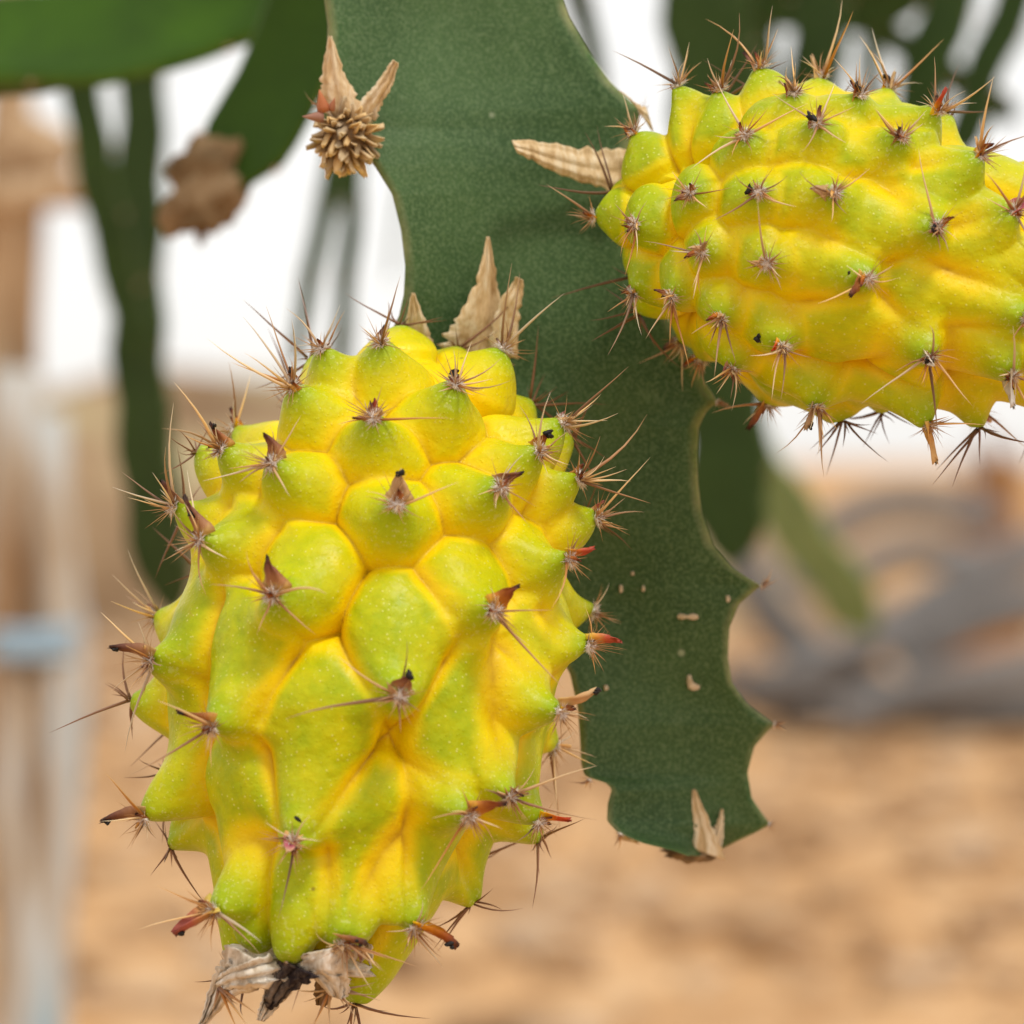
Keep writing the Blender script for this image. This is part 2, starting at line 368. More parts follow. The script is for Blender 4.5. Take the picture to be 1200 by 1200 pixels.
def make_areole(fruit, pos, n, s, opt, rnd, soft=None):
    """wool tuft with its spines, dry scale and dark crumbs; n outward, s towards the stalk"""
    n = n.normalized(); w = n.cross(s).normalized(); s = w.cross(n).normalized()
    wr = opt.get('wool', 11.5) * S
    if soft is None:
        a = obj('areole', WOOL_ME[rnd.randrange(6)], fruit, Matrix.Translation(pos + n * 2.0 * S) @ frame(n, w) @ Matrix.Scale(wr, 4))
    k = opt.get('n', 9); th0 = rnd.uniform(0, 6.28)
    for i in range(k):
        th = th0 + (i + rnd.uniform(-1.1, 1.1)) * 2 * math.pi / max(k, 1)
        e = math.radians(rnd.choice((6, 12, 20, 28, 38, 52)) + rnd.uniform(-4, 8))
        d = (s * math.cos(th) + w * math.sin(th)) * math.cos(e) + n * math.sin(e)
        if opt.get('up'): d = (d + opt['up'] * 0.9).normalized()
        L = rnd.choice((17, 22, 27, 32, 40, 50, 66, 92)) * rnd.uniform(0.85, 1.2) * opt.get('len', 1.0) * S
        tk = (0.95 + 0.70 * L / (70 * S)) * S * rnd.uniform(0.85, 1.2) / 0.03
        kind = rnd.choices((0, 1, 2, 3), opt.get('mix', (5, 4, 2.2, 1.8)))[0]
        b = pos + d * wr * 0.2 + (s * rnd.uniform(-1, 1) + w * rnd.uniform(-1, 1)) * wr * 0.35
        if soft is None: add_spine(a, b, d, L, tk, kind, rnd.randrange(8), Vector((rnd.uniform(-1, 1), rnd.uniform(-1, 1), rnd.uniform(-1, 1))))
        else:
            V, F = SPINE_GEO[rnd.randrange(8)]; M = Matrix.Translation(b) @ frame(d, (0.3, 0.5, 0.8)) @ Matrix.Diagonal((tk, tk, L, 1)); o = len(soft[0])
            soft[0].extend(M @ Vector(v) for v in V); soft[1].extend(tuple(q + o for q in f) for f in F)
    if soft is not None: return None
    sc = opt.get('scale', 'brown')
    if k:
        for q in range(rnd.choice((1, 2, 2, 3))):                # splinters of older scales
            d = n * rnd.uniform(.4, 1) + s * rnd.uniform(-.3, .9) + w * rnd.uniform(-.9, .9); L = rnd.uniform(12, 22) * S
            M = Matrix.Translation(pos + (s * rnd.uniform(-.2, .8) + w * rnd.uniform(-.7, .7)) * wr * .7) @ frame(d, w) @ Matrix.Diagonal((L * .7, L, L, 1))
            obj('scale', SCALE_ME[rnd.choice(('brown', 'brown', 'tan'))][rnd.randrange(5)], a, M)
    if sc:
        L = opt.get('slen', 34) * 0.86 * S * rnd.uniform(0.92, 1.08)
        d = opt.get('sdir') or (n * 0.85 + s * opt.get('sup', 0.35) + w * rnd.uniform(-.25, .25))
        base = pos + s * wr * 0.75 - n * wr * 0.35
        wd = L * opt.get('swid', 1.1) * (1.0 if L < 40 * S else 0.8)
        M = Matrix.Translation(base) @ frame(d, w) @ Matrix.Diagonal((wd, L, L, 1))
        sv = rnd.randrange(5); obj('scale', SCALE_ME[sc][sv], a, M); MS = M
        if opt.get('crumb'):
            cp = opt.get('cpos', 0.85); c = MS @ Vector((0, 0.10 + SCURL[sv] * cp * cp, cp)) if cp > 0 else base + s * 16 * S * abs(cp) / .6 - n * 2 * S
            for q in range(opt['crumb']):
                M = Matrix.Translation(c + Vector([rnd.uniform(-3, 3) * S for _ in range(3)])) @ frame((rnd.uniform(-1, 1), rnd.uniform(-1, 1), rnd.uniform(-1, 1)), w) @ Matrix.Scale(rnd.uniform(2.4, 4.2) * S, 4)
                obj('dark_crumb', CRUMB_ME[rnd.randrange(4)], a, M)
    return a

# ------------------------------------------------------------------ fruit
CAM = np.array(cam.location)
def to_px(X):
    k = (X[..., 1] + D0) / D0
    return np.stack([X[..., 0] / (S * k) + 600, HY - (X[..., 2] - CAMH) / (S * k)], -1)

def build_fruit(label, group, O, E, profile, areoles, tub, seed, lean_hint=(0, -1, 0)):
    rnd = random.Random(seed)
    O = np.array(O); E = np.array(E); L = np.linalg.norm(E - O); ax = (E - O) / L
    e1 = np.array(lean_hint, float); e1 -= ax * e1.dot(ax); e1 /= np.linalg.norm(e1); e2 = np.cross(ax, e1)
    NT, NP = 560, 600
    # smooth profile, evenly spaced by arc length
    tt = np.linspace(0, 1, 1201); pr = interp(tt, profile); ker = np.hanning(61); ker /= ker.sum()
    pr = np.convolve(np.pad(pr, 30, mode='reflect', reflect_type='odd'), ker, 'valid') * S; pr = np.maximum(pr, 2 * S)
    ss = np.concatenate([[0], np.cumsum(np.hypot(np.diff(tt) * L, np.diff(pr)))])
    sa = np.linspace(0, ss[-1], NT); T = np.interp(sa, ss, tt); R = np.interp(sa, ss, pr)
    dR = np.gradient(R, sa); dA = np.gradient(T * L, sa); ln = np.hypot(dR, dA); nr, na = dA / ln, -dR / ln
    phi = np.linspace(-math.pi, math.pi, NP, endpoint=False)
    rad = np.cos(phi)[:, None] * e1 + np.sin(phi)[:, None] * e2                       # (NP,3)
    base = O + (T * L)[:, None, None] * ax + R[:, None, None] * rad[None]
    nor = nr[:, None, None] * rad[None] + na[:, None, None] * ax
    # where each areole sits: the front of a slightly inflated fruit
    H, N = tub['H'](T) * S, tub['N'](T) * S
    infl = base + nor * (H * 0.75 + N)[:, None, None]
    ipx = to_px(infl); view = CAM - infl; view /= np.linalg.norm(view, axis=2, keepdims=True); facing = (nor * view).sum(2)
    T_i = []
    for A in areoles:
        x, y, o = A; d2 = np.hypot(ipx[..., 0] - x, ipx[..., 1] - y)
        cost = d2 + np.where(facing < -0.12, 400, 0) + np.where(facing < 0.05, 6, 0)
        if o.get('back'): cost = d2 + np.where((facing > 0.02), 300, 0) + np.where(facing < -0.5, 300, 0)
        i, j = np.unravel_index(np.argmin(cost), cost.shape)
        res = np.array([x, y]) - ipx[i, j]
        T_i.append(dict(i=i, j=j, extra=min(d2[i, j], 34) * S if d2[i, j] > 3 else 0, o=o, vis=True))
    # the far side: spread more of them where none sits yet
    ga = math.pi * (3 - math.sqrt(5)); nfill = tub['fill']
    for k in range(nfill):
        t = (k + 0.5) / nfill; i = int(np.argmin(abs(T - t))); j = int(((k * ga + seed) % (2 * math.pi)) / (2 * math.pi) * NP) % NP
        p = infl[i, j]
        if facing[i, j] > -0.02: continue
        if min(np.linalg.norm(infl[q['i'], q['j']] - p) for q in T_i) < tub['gap'](t) * S: continue
        T_i.append(dict(i=i, j=j, extra=0, o={}, vis=False))
    # height field of the tubercles
    K = 1.0 * S; acc = np.zeros((NT, NP)); padm = np.zeros((NT, NP)); nose = np.zeros((NT, NP)); nosemask = np.zeros((NT, NP))
    floor = -0.30 * H[:, None] * np.ones((1, NP)); acc += np.exp(floor / K); best = np.full((NT, NP), -9.0); second = np.full((NT, NP), -9.0)
    curlx = np.zeros((NT, NP, 3))
    for q in T_i:
        i, j, t = q['i'], q['j'], T[q['i']]; o = q['o']
        a = tub['a'](t) * o.get('a', 1) * S; b = tub['b'](t) * o.get('b', 1) * S; c = tub['c'](t) * a * o.get('c', 1)
        dphi = (phi - phi[j] + math.pi) % (2 * math.pi) - math.pi
        rr = np.sqrt(np.maximum(R, 6 * S) * max(R[i], 6 * S))
        u = dphi[None, :] * rr[:, None] + rnd.uniform(-.04, .04) * (sa[i] - sa)[:, None]; v = (sa[i] - sa)[:, None] * np.ones((1, NP))
        wob = 1 + 0.10 * np.sin(u / b * 2.1 + seed + i) * np.cos(v / a * 2.3 + j)
        vv = (v - c) / a; taper = np.clip(1.0 + 0.16 * vv, 0.7, 1.3)
        qq = (np.abs(vv) ** 2.2 + np.abs(u / (b * taper)) ** 2.2) * wob
        q1 = 1 - qq * 0.92; hh = H[i] * np.where(q1 > 0, np.maximum(q1, 1e-6) ** 0.62, q1 * 2.5); hh = np.where(qq > 3, -9 * S * 10, hh)
        acc += np.exp(np.clip(hh, -40 * S, None) / K) * (qq <= 3)
        sc = q1; up = sc > best; second = np.where(up, best, np.maximum(second, sc)); best = np.where(up, sc, best)
        Nn = (tub['N'](t) * o.get('N', 1)) * S + q['extra']
        wu = tub['wu'](t) * S; vl = tub['vl'](t) * S; vs = tub['vs'](t) * S
        gu = np.exp(-np.abs(u / (wu * np.where(v > 0, 1 + 0.35 * np.clip(v / vl, 0, 2), 1))) ** 2.0)
        sg = 0.5 + 0.5 * np.tanh(v / (14 * S))                      # 1 towards the stalk, 0 towards the blossom
        lv = vs + (vl - vs) * sg; wl = wu * (1 + 0.25 * np.clip(v / vl, 0, 2) * sg)
        dd = np.sqrt((u / wl) ** 2 + (v / lv) ** 2)
        g = np.exp(-np.maximum(dd - 0.26, 0) ** (1.75 - 0.45 * sg))
        add = Nn * g; nose = np.maximum(nose, add) + 0.25 * np.minimum(nose, add)
        halo = np.exp(-(np.abs(u / (38 * S)) ** 2 + np.abs((v - 10 * S) / (34 * S)) ** 2)); nosemask = np.maximum(nosemask, np.maximum(np.clip(g, 0, 1) ** 0.75, 0.8 * halo))
        curlx += (g ** 1.5 * Nn * tub['curl'](t))[..., None] * (-(ax * nr[i] + 0 * ax))[None, None]
        q['n'] = nor[i, j]
    hgt = K * np.log(np.maximum(acc, 1e-12))
    edge = best - second                                         # distance to the seam with the next tubercle
    seam = np.exp(-(edge / 0.42) ** 1.4) * np.clip(R / (60 * S), 0, 1)[:, None]
    hgt = hgt - tub['seam'](T)[:, None] * S * seam * np.clip(1.15 - nosemask * 0.8, 0.2, 1)
    X = base + nor * (hgt + nose)[..., None] + curlx
    # relax the height a little so creases are soft like skin
    for _ in range(1):
        X[1:-1] = 0.5 * X[1:-1] + 0.125 * (X[2:] + X[:-2] + np.roll(X, 1, 1)[1:-1] + np.roll(X, -1, 1)[1:-1])
    pads = np.clip(np.minimum((best - 0.08) / 0.4, (edge - 0.04) / 0.68), 0, 1); pads = pads * pads * (3 - 2 * pads)
    crease = np.clip(1 - edge / 0.5, 0, 1) * np.clip(1.1 - nosemask, 0, 1)
    along = tub['green'](T)[:, None] * np.ones((1, NP))
    root = empty('dragon_fruit', Vector(O), label, 'fruit', group)
    V = np.concatenate([X.reshape(-1, 3), [X[0].mean(0), X[-1].mean(0)]]) - O
    me = bpy.data.meshes.new('skin'); ii = np.arange(NT - 1)[:, None] * NP; jj = np.arange(NP)[None]; j2 = (jj + 1) % NP
    quads = np.stack([ii + jj, ii + j2, ii + NP + j2, ii + NP + jj], -1).reshape(-1, 4)
    tris0 = np.stack([np.full(NP, NT * NP), (np.arange(NP) + 1) % NP, np.arange(NP)], -1)
    tris1 = np.stack([np.full(NP, NT * NP + 1), (NT - 1) * NP + np.arange(NP), (NT - 1) * NP + (np.arange(NP) + 1) % NP], -1)
    loops = np.concatenate([quads.ravel(), tris0.ravel(), tris1.ravel()]).astype(np.int32)
    tot = np.concatenate([np.full(len(quads), 4), np.full(2 * NP, 3)]).astype(np.int32); start = np.concatenate([[0], np.cumsum(tot)[:-1]]).astype(np.int32)
    me.vertices.add(len(V)); me.vertices.foreach_set('co', V.astype(np.float32).ravel())
    me.loops.add(len(loops)); me.loops.foreach_set('vertex_index', loops)
    me.polygons.add(len(tot)); me.polygons.foreach_set('loop_start', start); me.polygons.foreach_set('loop_total', tot)
    me.update(calc_edges=True); me.validate(); me.polygons.foreach_set('use_smooth', np.ones(len(tot), dtype=bool)); me.materials.append(MAT_SKIN)
    ctr = X.reshape(NT, NP, 3)
    # make sure faces look outward
    f0 = me.polygons[NT // 2 * NP]; cc = Vector(base[NT // 2].mean(0) - O)
    if f0.normal.dot(Vector(f0.center) - cc) < 0: me.flip_normals()
    for nm, arr in (('pad', pads), ('nose', nosemask), ('along', along), ('crease', crease)):
        attr(me, nm, np.concatenate([arr.ravel(), [0, 0]]))
    obj('skin', me, root, Matrix.Translation(Vector(O)))
    soft = ([], [])
    for q in T_i:
        i, j = q['i'], q['j']; o = dict(q['o']); t = T[i]
        i2 = min(NT - 2, i + max(1, int(2.5 * S / (sa[1] - sa[0]))))
        pos = Vector(X[i2, j]); n = Vector(nor[i, j]); s = Vector(-(ax * nr[i] - 0)).normalized(); s = (s - n * s.dot(n)).normalized()
        if 'sup' not in o: o['sup'] = tub['sup'](t)
        if o.get('sdir2'):                                     # scale aims where the photograph shows it, still standing off the skin
            dx, dy = o['sdir2']; o['sdir'] = (Vector((dx, 0, -dy)).normalized() + n * o.get('off', 0.35)).normalized()
        if o.get('updir'): dx, dy = o['updir']; o['up'] = Vector((dx, -0.15, -dy)).normalized()
        # the tuft leans a bit towards the blossom end, as the tip does
        nn = (n - s * tub['nlean'](t)).normalized()
        make_areole(root, pos, nn, s, o, rnd, None if q['vis'] else soft)
    if soft[0]:
        sm = obj('spines', mesh('spines', [v - Vector(O) for v in soft[0]], soft[1], MAT_SPINE[0]), root, Matrix.Translation(Vector(O))); tag(sm, kind='stuff')
    return root, X, O, ax

def lerp(a, b, t0=0.0, t1=1.0):
    return lambda t: a + (b - a) * np.clip((t - t0) / (t1 - t0), 0, 1)
def lut(*pts):
    xs, ys = zip(*pts); return lambda t: np.interp(t, xs, ys)

# ------------------------------------------------------------------ cactus stems
def stem_object(name, rows, mat, parent, M, lumps=0):
    """rows: list of (left tip, right tip, back tip, thickness, bulge, closing) in world space -> one three-winged skin"""
    n = len(rows); V = []; mg = []
    for (Lp, Rp, Bp, th, bulge) in rows:
        Lp, Rp, Bp = Vector(Lp), Vector(Rp), Vector(Bp); C = (Lp + Rp + Bp) / 3
        tips = (Lp, Rp, Bp)
        for k in range(3):
            A, B = tips[k], tips[(k + 1) % 3]; mid = (A + B) / 2
            inward = (C - mid); ed = (B - A); ln = ed.length
            dA, dB = (A - C).normalized(), (B - C).normalized()
            m = 22
            for i in range(m):
                t = i / m; e = min(t, 1 - t) * ln
                p = A.lerp(B, t) + inward * bulge * math.sin(math.pi * t) ** 0.8
                # round the wing's edge: leave room for its thickness
                off = th * math.sqrt(max(0, 1 - (max(0, 1 - e / (th * 1.6))) ** 2)) if e < th * 1.6 else th
                p = p - inward.normalized() * (off + (lumps * S * noise.noise(Vector((p.x * 70, p.z * 55, k * 3.1))) * min(1, e / (20 * S)) if lumps else 0))
                V.append(p); mg.append(max(0, 1 - e / (3.6 * S)) if e < 3.6 * S else 0)
    m3 = 66; F = grid_faces(n, m3, wrap=True)
    o = len(V); V.append(sum((Vector(V[k]) for k in range(m3)), Vector()) / m3); V.append(sum((Vector(V[(n - 1) * m3 + k]) for k in range(m3)), Vector()) / m3); mg += [0, 0]
    for k in range(m3):
        F.append((o, (k + 1) % m3, k)); F.append((o + 1, (n - 1) * m3 + k, (n - 1) * m3 + (k + 1) % m3))
    inv = M.inverted(); me = mesh(name, [inv @ Vector(v) for v in V], F, mat); attr(me, 'margin', mg)
    import bmesh
    bm = bmesh.new(); bm.from_mesh(me); bmesh.ops.recalc_face_normals(bm, faces=bm.faces); bm.to_mesh(me); bm.free()
    return obj(name, me, parent, M)

def stem_areole(parent, p, d, rnd, n=3, L=14, wool=4.5):
    a = obj('areole', WOOL_ME[rnd.randrange(6)], parent, Matrix.Translation(p) @ frame(d, (0.2, 0.3, 0.9)) @ Matrix.Scale(wool * S, 4))
    for i in range(n):
        q = (Vector(d) + Vector([rnd.uniform(-.6, .6) for _ in range(3)])).normalized()
        add_spine(a, p, q, L * S * rnd.uniform(0.7, 1.3), 1.6 * S / 0.03, rnd.choice((0, 2)), rnd.randrange(8), (0.3, 0.4, 0.8))
    return a

LEFT = [(-430, 470), (-330, 446), (-250, 415), (-232, 404), (-215, 416), (-160, 398), (-90, 384), (-40, 381), (0, 380), (30, 384), (60, 383), (95, 378), (125, 374), (150, 384), (170, 415), (193, 438), (227, 459), (270, 470), (312, 475), (345, 473), (372, 467), (395, 457), (420, 446), (445, 448),
        (475, 490), (520, 520), (580, 535), (640, 545), (680, 560), (705, 590), (740, 640), (790, 668), (830, 677), (870, 680), (895, 681), (909, 685), (914, 695), (916, 708), (925, 717), (942, 712), (962, 711), (976, 724), (988, 752), (997, 790), (1004, 808)]
RIGHT = [(-430, 640), (-330, 628), (-230, 615), (-150, 640), (-120, 652), (-105, 638), (-90, 632), (-40, 646), (0, 660), (20, 667), (60, 690), (95, 715), (118, 738), (128, 750), (140, 749), (165, 738), (210, 733), (260, 740), (310, 752), (335, 763), (385, 790), (430, 815), (460, 834), (471, 841), (482, 828), (500, 819), (530, 817), (565, 818),
         (600, 822), (640, 836), (665, 858), (679, 880), (686, 893), (693, 884), (708, 866), (735, 855), (770, 853), (800, 858), (825, 876), (842, 899), (849, 908), (857, 900), (875, 884), (905, 876), (935, 881), (957, 896), (966, 903), (974, 889), (985, 866), (997, 842), (1004, 832)]
_py = np.arange(-430, 1012.0); _k = np.hanning(9); _k /= _k.sum()
def _sm(t): v = np.interp(_py, *zip(*t)); return list(zip(_py, np.convolve(np.pad(v, 4, mode='edge'), _k, 'valid')))
LEFT, RIGHT = _sm(LEFT), _sm(RIGHT)
def build_main_stem():
    root = empty('cactus_stem', P(815, 1005, 0), 'broad dark green scalloped cactus stem bearing both yellow fruits', 'cactus stem')
    rows = []
    for py in np.concatenate([np.arange(-420, 985, 3.0), np.arange(985, 1004.5, 1.5)]):
        xl, xr = interp(py, LEFT), interp(py, RIGHT); w = xr - xl
        yl = -0.004 * math.sin(py / 160) - 0.002; yr = 0.004 * math.sin(py / 210 + 1) + 0.004 + 0.012 * max(0, (py - 500) / 500)
        close = min(1, max(0.05, (1006 - py) / 45)) ** 0.5
        bx = xl + w * 0.52; by = 0.022 * close + (yl + yr) / 2 + 0.004
        if py > 880: bx = xl + w * (0.52 - 0.16 * (py - 880) / 120)
        rows.append((P(xl, py, yl), P(xr, py, yr), P(bx, py, by), 3.4 * S * (0.4 + 0.6 * close), 0.26))
    st = stem_object('stalk', rows, MAT_STEM, root, Matrix.Translation(P(815, 1005, 0)), 11)
    rnd = random.Random(3)
    for x, y, d, n in ((749, 131, (1, 0, .2), 2), (840, 471, (1, -.1, -.5), 4), (892, 686, (1, 0, -.2), 3), (907, 849, (1, 0, -.1), 3), (901, 966, (1, 0, -.4), 1), (691, 914, (-.6, -.1, -1), 3), (727, 977, (-.4, 0, -1), 2), (376, 124, (-1, 0, .2), 2)):
        yy = 0.004 * math.sin(y / 210 + 1) + 0.004 + 0.012 * max(0, (y - 500) / 500) if x > 730 else -0.004
        stem_areole(root, P(x, y, yy), Vector(d), rnd, n, 16 if n > 1 else 8)
    # cork scars
    for x, y, pts, sz in ((798, 722, [(-6, 0), (-2, -4), (4, -3), (10, -1), (17, -4), (25, -2), (26, 4), (18, 6), (9, 3), (2, 5), (-5, 4)], 1), (808, 800, [(-3, -11), (2, -12), (4, -3), (10, 2), (16, 4), (14, 10), (5, 12), (-2, 8), (-4, -2)], 1),
                       (728, 690, [(-4, -8), (2, -9), (4, 0), (2, 8), (-3, 9), (-5, 0)], 0.7), (741, 672, [(-3, -3), (3, -4), (4, 3), (-2, 4)], 0.8), (754, 690, [(-3, -6), (2, -7), (4, 2), (0, 7), (-4, 4)], 0.7), (853, 702, [(-4, -6), (3, -7), (5, 3), (-2, 7)], 0.8), (710, 806, [(-4, -4), (3, -5), (5, 3), (-2, 5)], 0.9)):
        SURF = stem_front(x, y, 0.0016); N = 3
        V = []; c = stem_front(x + 5, y, -0.0002)
        V.append(stem_front(x + np.mean([a for a, _ in pts]) * sz, y + np.mean([b for _, b in pts]) * sz, -0.0006)); k = len(pts)
        for (a, b) in pts: V.append(stem_front(x + a * sz * 0.7, y + b * sz * 0.7, -0.0005))
        for (a, b) in pts: V.append(stem_front(x + a * sz, y + b * sz, 0.0012))
        F = [(0, 1 + (i + 1) % k, 1 + i) for i in range(k)] + [(1 + i, 1 + (i + 1) % k, 1 + k + (i + 1) % k, 1 + k + i) for i in range(k)]
        o0 = Vector(V[0]); obj('cork_scar', mesh('cork_scar', [v - o0 for v in V], F, MAT_SCAR), root, Matrix.Translation(o0))
    return root
def stem_front(px, py, push):
    """point of the main stem's front face at a photo position, pushed back by push"""
    xl, xr = interp(py, LEFT), interp(py, RIGHT); t = min(max((px - xl) / (xr - xl), 0.02), 0.98)
    yl = -0.004 * math.sin(py / 160) - 0.002; yr = 0.004 * math.sin(py / 210 + 1) + 0.004 + 0.012 * max(0, (py - 500) / 500)
    close = min(1, max(0.05, (1006 - py) / 45)) ** 0.5
    by = 0.022 * close + (yl + yr) / 2 + 0.004
    inward = ((yl + yr + by) / 3 - (yl + yr) / 2)
    w = P(px, py, 0); e = min(t, 1 - t) * (xr - xl)
    return P(px, py, yl + (yr - yl) * t + inward * 0.26 * math.sin(math.pi * t) ** 0.8 - 3.4 * S - 11 * S * noise.noise(Vector((w.x * 70, w.z * 55, 0))) * min(1, e / 20) + push)
MAIN = build_main_stem()

def bract(parent, outline, depth_fn, mat=MAT_BRACT, th=1.2, rough=2.8, lift=0.0, name='dried_bract', seed=0, arch=3.0, label=None):
    """crumpled papery strip: outline rows (px centre x, y, half width vector) from base to tip"""
    r = random.Random(seed); pts = [(x, y, wx, wy) for x, y, wx, wy in outline]
    n = max(18, len(pts) * 6); m = 15; G = np.zeros((n, m, 3)); u = np.linspace(0, len(pts) - 1, n); idx = np.arange(len(pts))
    X, Y, WX, WY = (np.interp(u, idx, [p[k] for p in pts]) for k in range(4))
    for i in range(n):
        jl, jr = 1 + .30 * noise.noise(Vector((i * .45, seed, 0))) + r.uniform(-.07, .07), 1 + .30 * noise.noise(Vector((i * .45, seed, 9))) + r.uniform(-.07, .07)
        for j in range(m):
            v = j / (m - 1) * 2 - 1; q = v * (jr if v > 0 else jl)
            px, py = X[i] + WX[i] * q, Y[i] + WY[i] * q
            d = depth_fn(px, py, i / (n - 1)) - (arch * (1 - v * v) + rough * (noise.noise(Vector((px * 0.03, py * 0.03, seed))) + 0.55 * math.sin(v * 8 + seed + 1.5 * noise.noise(Vector((i * .2, seed, 4)))) + 0.3 * math.sin(v * 19 + seed))) * S
            G[i, j] = P(px, py, d)
    V, F = sheet(G, th * S); o = Vector(V[0]); me = mesh(name, [Vector(v) - o for v in V], F, mat)
    b = obj(name, me, parent, Matrix.Translation(o))
    if label: b['label'] = label
    return b
def on_stem(off=0.0015, lift=0.0):
    return lambda px, py, t: stem_front(px, py, 0).y - off - lift * t
# dry bracts still standing on the stem where the fruits sprout
bract(MAIN, [(560, 418, 42, 10), (560, 395, 36, 6), (566, 368, 26, 4), (570, 335, 13, 2), (572, 305, 7, 1), (572, 277, 1.5, 0)], on_stem(0.003, 0.004), seed=1)
bract(MAIN, [(590, 415, 17, 6), (592, 385, 15, 5), (597, 358, 12, 5), (606, 338, 7, 4), (609, 326, 4, 2)], on_stem(0.005, 0.004), seed=2)
bract(MAIN, [(487, 412, 24, 2), (488, 392, 17, 2), (487, 372, 10, 1), (484, 343, 1.5, 0)], on_stem(0.004, 0.002), seed=3)
bract(MAIN, [(750, 200, 3, 27), (718, 200, 2, 25), (680, 194, 2, 19), (645, 184, 3, 17), (620, 176, 4, 12), (603, 172, 3, 7)], on_stem(0.004, 0.006), seed=4, arch=4)
bract(MAIN, [(762, 142, 4, 14), (748, 128, 6, 9), (738, 116, 6, 6), (728, 108, 3, 2)], lambda px, py, t: -0.002, seed=5)
bract(MAIN, [(826, 1000, 24, 8), (826, 985, 17, 4), (821, 965, 13, 2), (816, 945, 8, 1), (813, 925, 2, 0)], lambda px, py, t: 0.0085, seed=6, label='pale dry papery bract at the tip of the stem')
bract(MAIN, [(838, 990, 8, 2), (842, 975, 6, 2), (845, 960, 3, 1), (846, 948, 1, 0)], lambda px, py, t: 0.0095, seed=7)
bract(MAIN, [(736, 986, 12, 3), (735, 972, 8, 2), (733, 958, 3, 1)], lambda px, py, t: 0.006, seed=8)
V, F = lump(1, 3, 0.5, 2.4, 4, (34 * S, 22 * S, 11 * S)); obj('dead_tip', mesh('dead_tip', V, F, MAT_TIP), MAIN, Matrix.Translation(P(812, 1000, 0.011)))

# ------------------------------------------------------------------ the two fruits
prof1 = [(0, 12), (.015, 48), (.05, 88), (.1, 114), (.18, 141), (.3, 167), (.42, 183), (.54, 188), (.66, 172), (.77, 142), (.84, 115), (.9, 93), (.95, 74), (.985, 52), (1, 30)]
tub1 = dict(H=lut((0, 20), (.15, 33), (.4, 38), (1, 36)), N=lut((0, 12), (.15, 28), (.4, 40), (.7, 56), (1, 40)),
            a=lut((0, 42), (.2, 50), (.42, 58), (.57, 72), (.8, 106), (1, 92)), b=lut((0, 48), (.2, 60), (.5, 60), (.8, 53), (1, 40)), c=lut((0, -.35), (.2, -.15), (.4, .45), (.6, .78), (1, .85)),
            wu=lut((0, 18), (.3, 20), (1, 21)), vl=lut((0, 19), (.3, 22), (.6, 27), (1, 33)), vs=lut((0, 24), (.3, 24), (.6, 19), (1, 17)),
            curl=lut((0, .5), (.4, .35), (.7, .05), (1, -.25)), sup=lut((0, .55), (.5, .4), (.75, .1), (1, -.25)), nlean=lut((0, -.25), (.4, .1), (1, .25)),
            gap=lut((0, 62), (.3, 88), (1, 92)), fill=120, seam=lut((0, 4), (.3, 5), (.5, 9), (1, 10)), green=lut((0, .45), (.12, .32), (.4, .68), (.6, .95), (1, .95)))
U = (0, -1); UL = (-.6, -1)
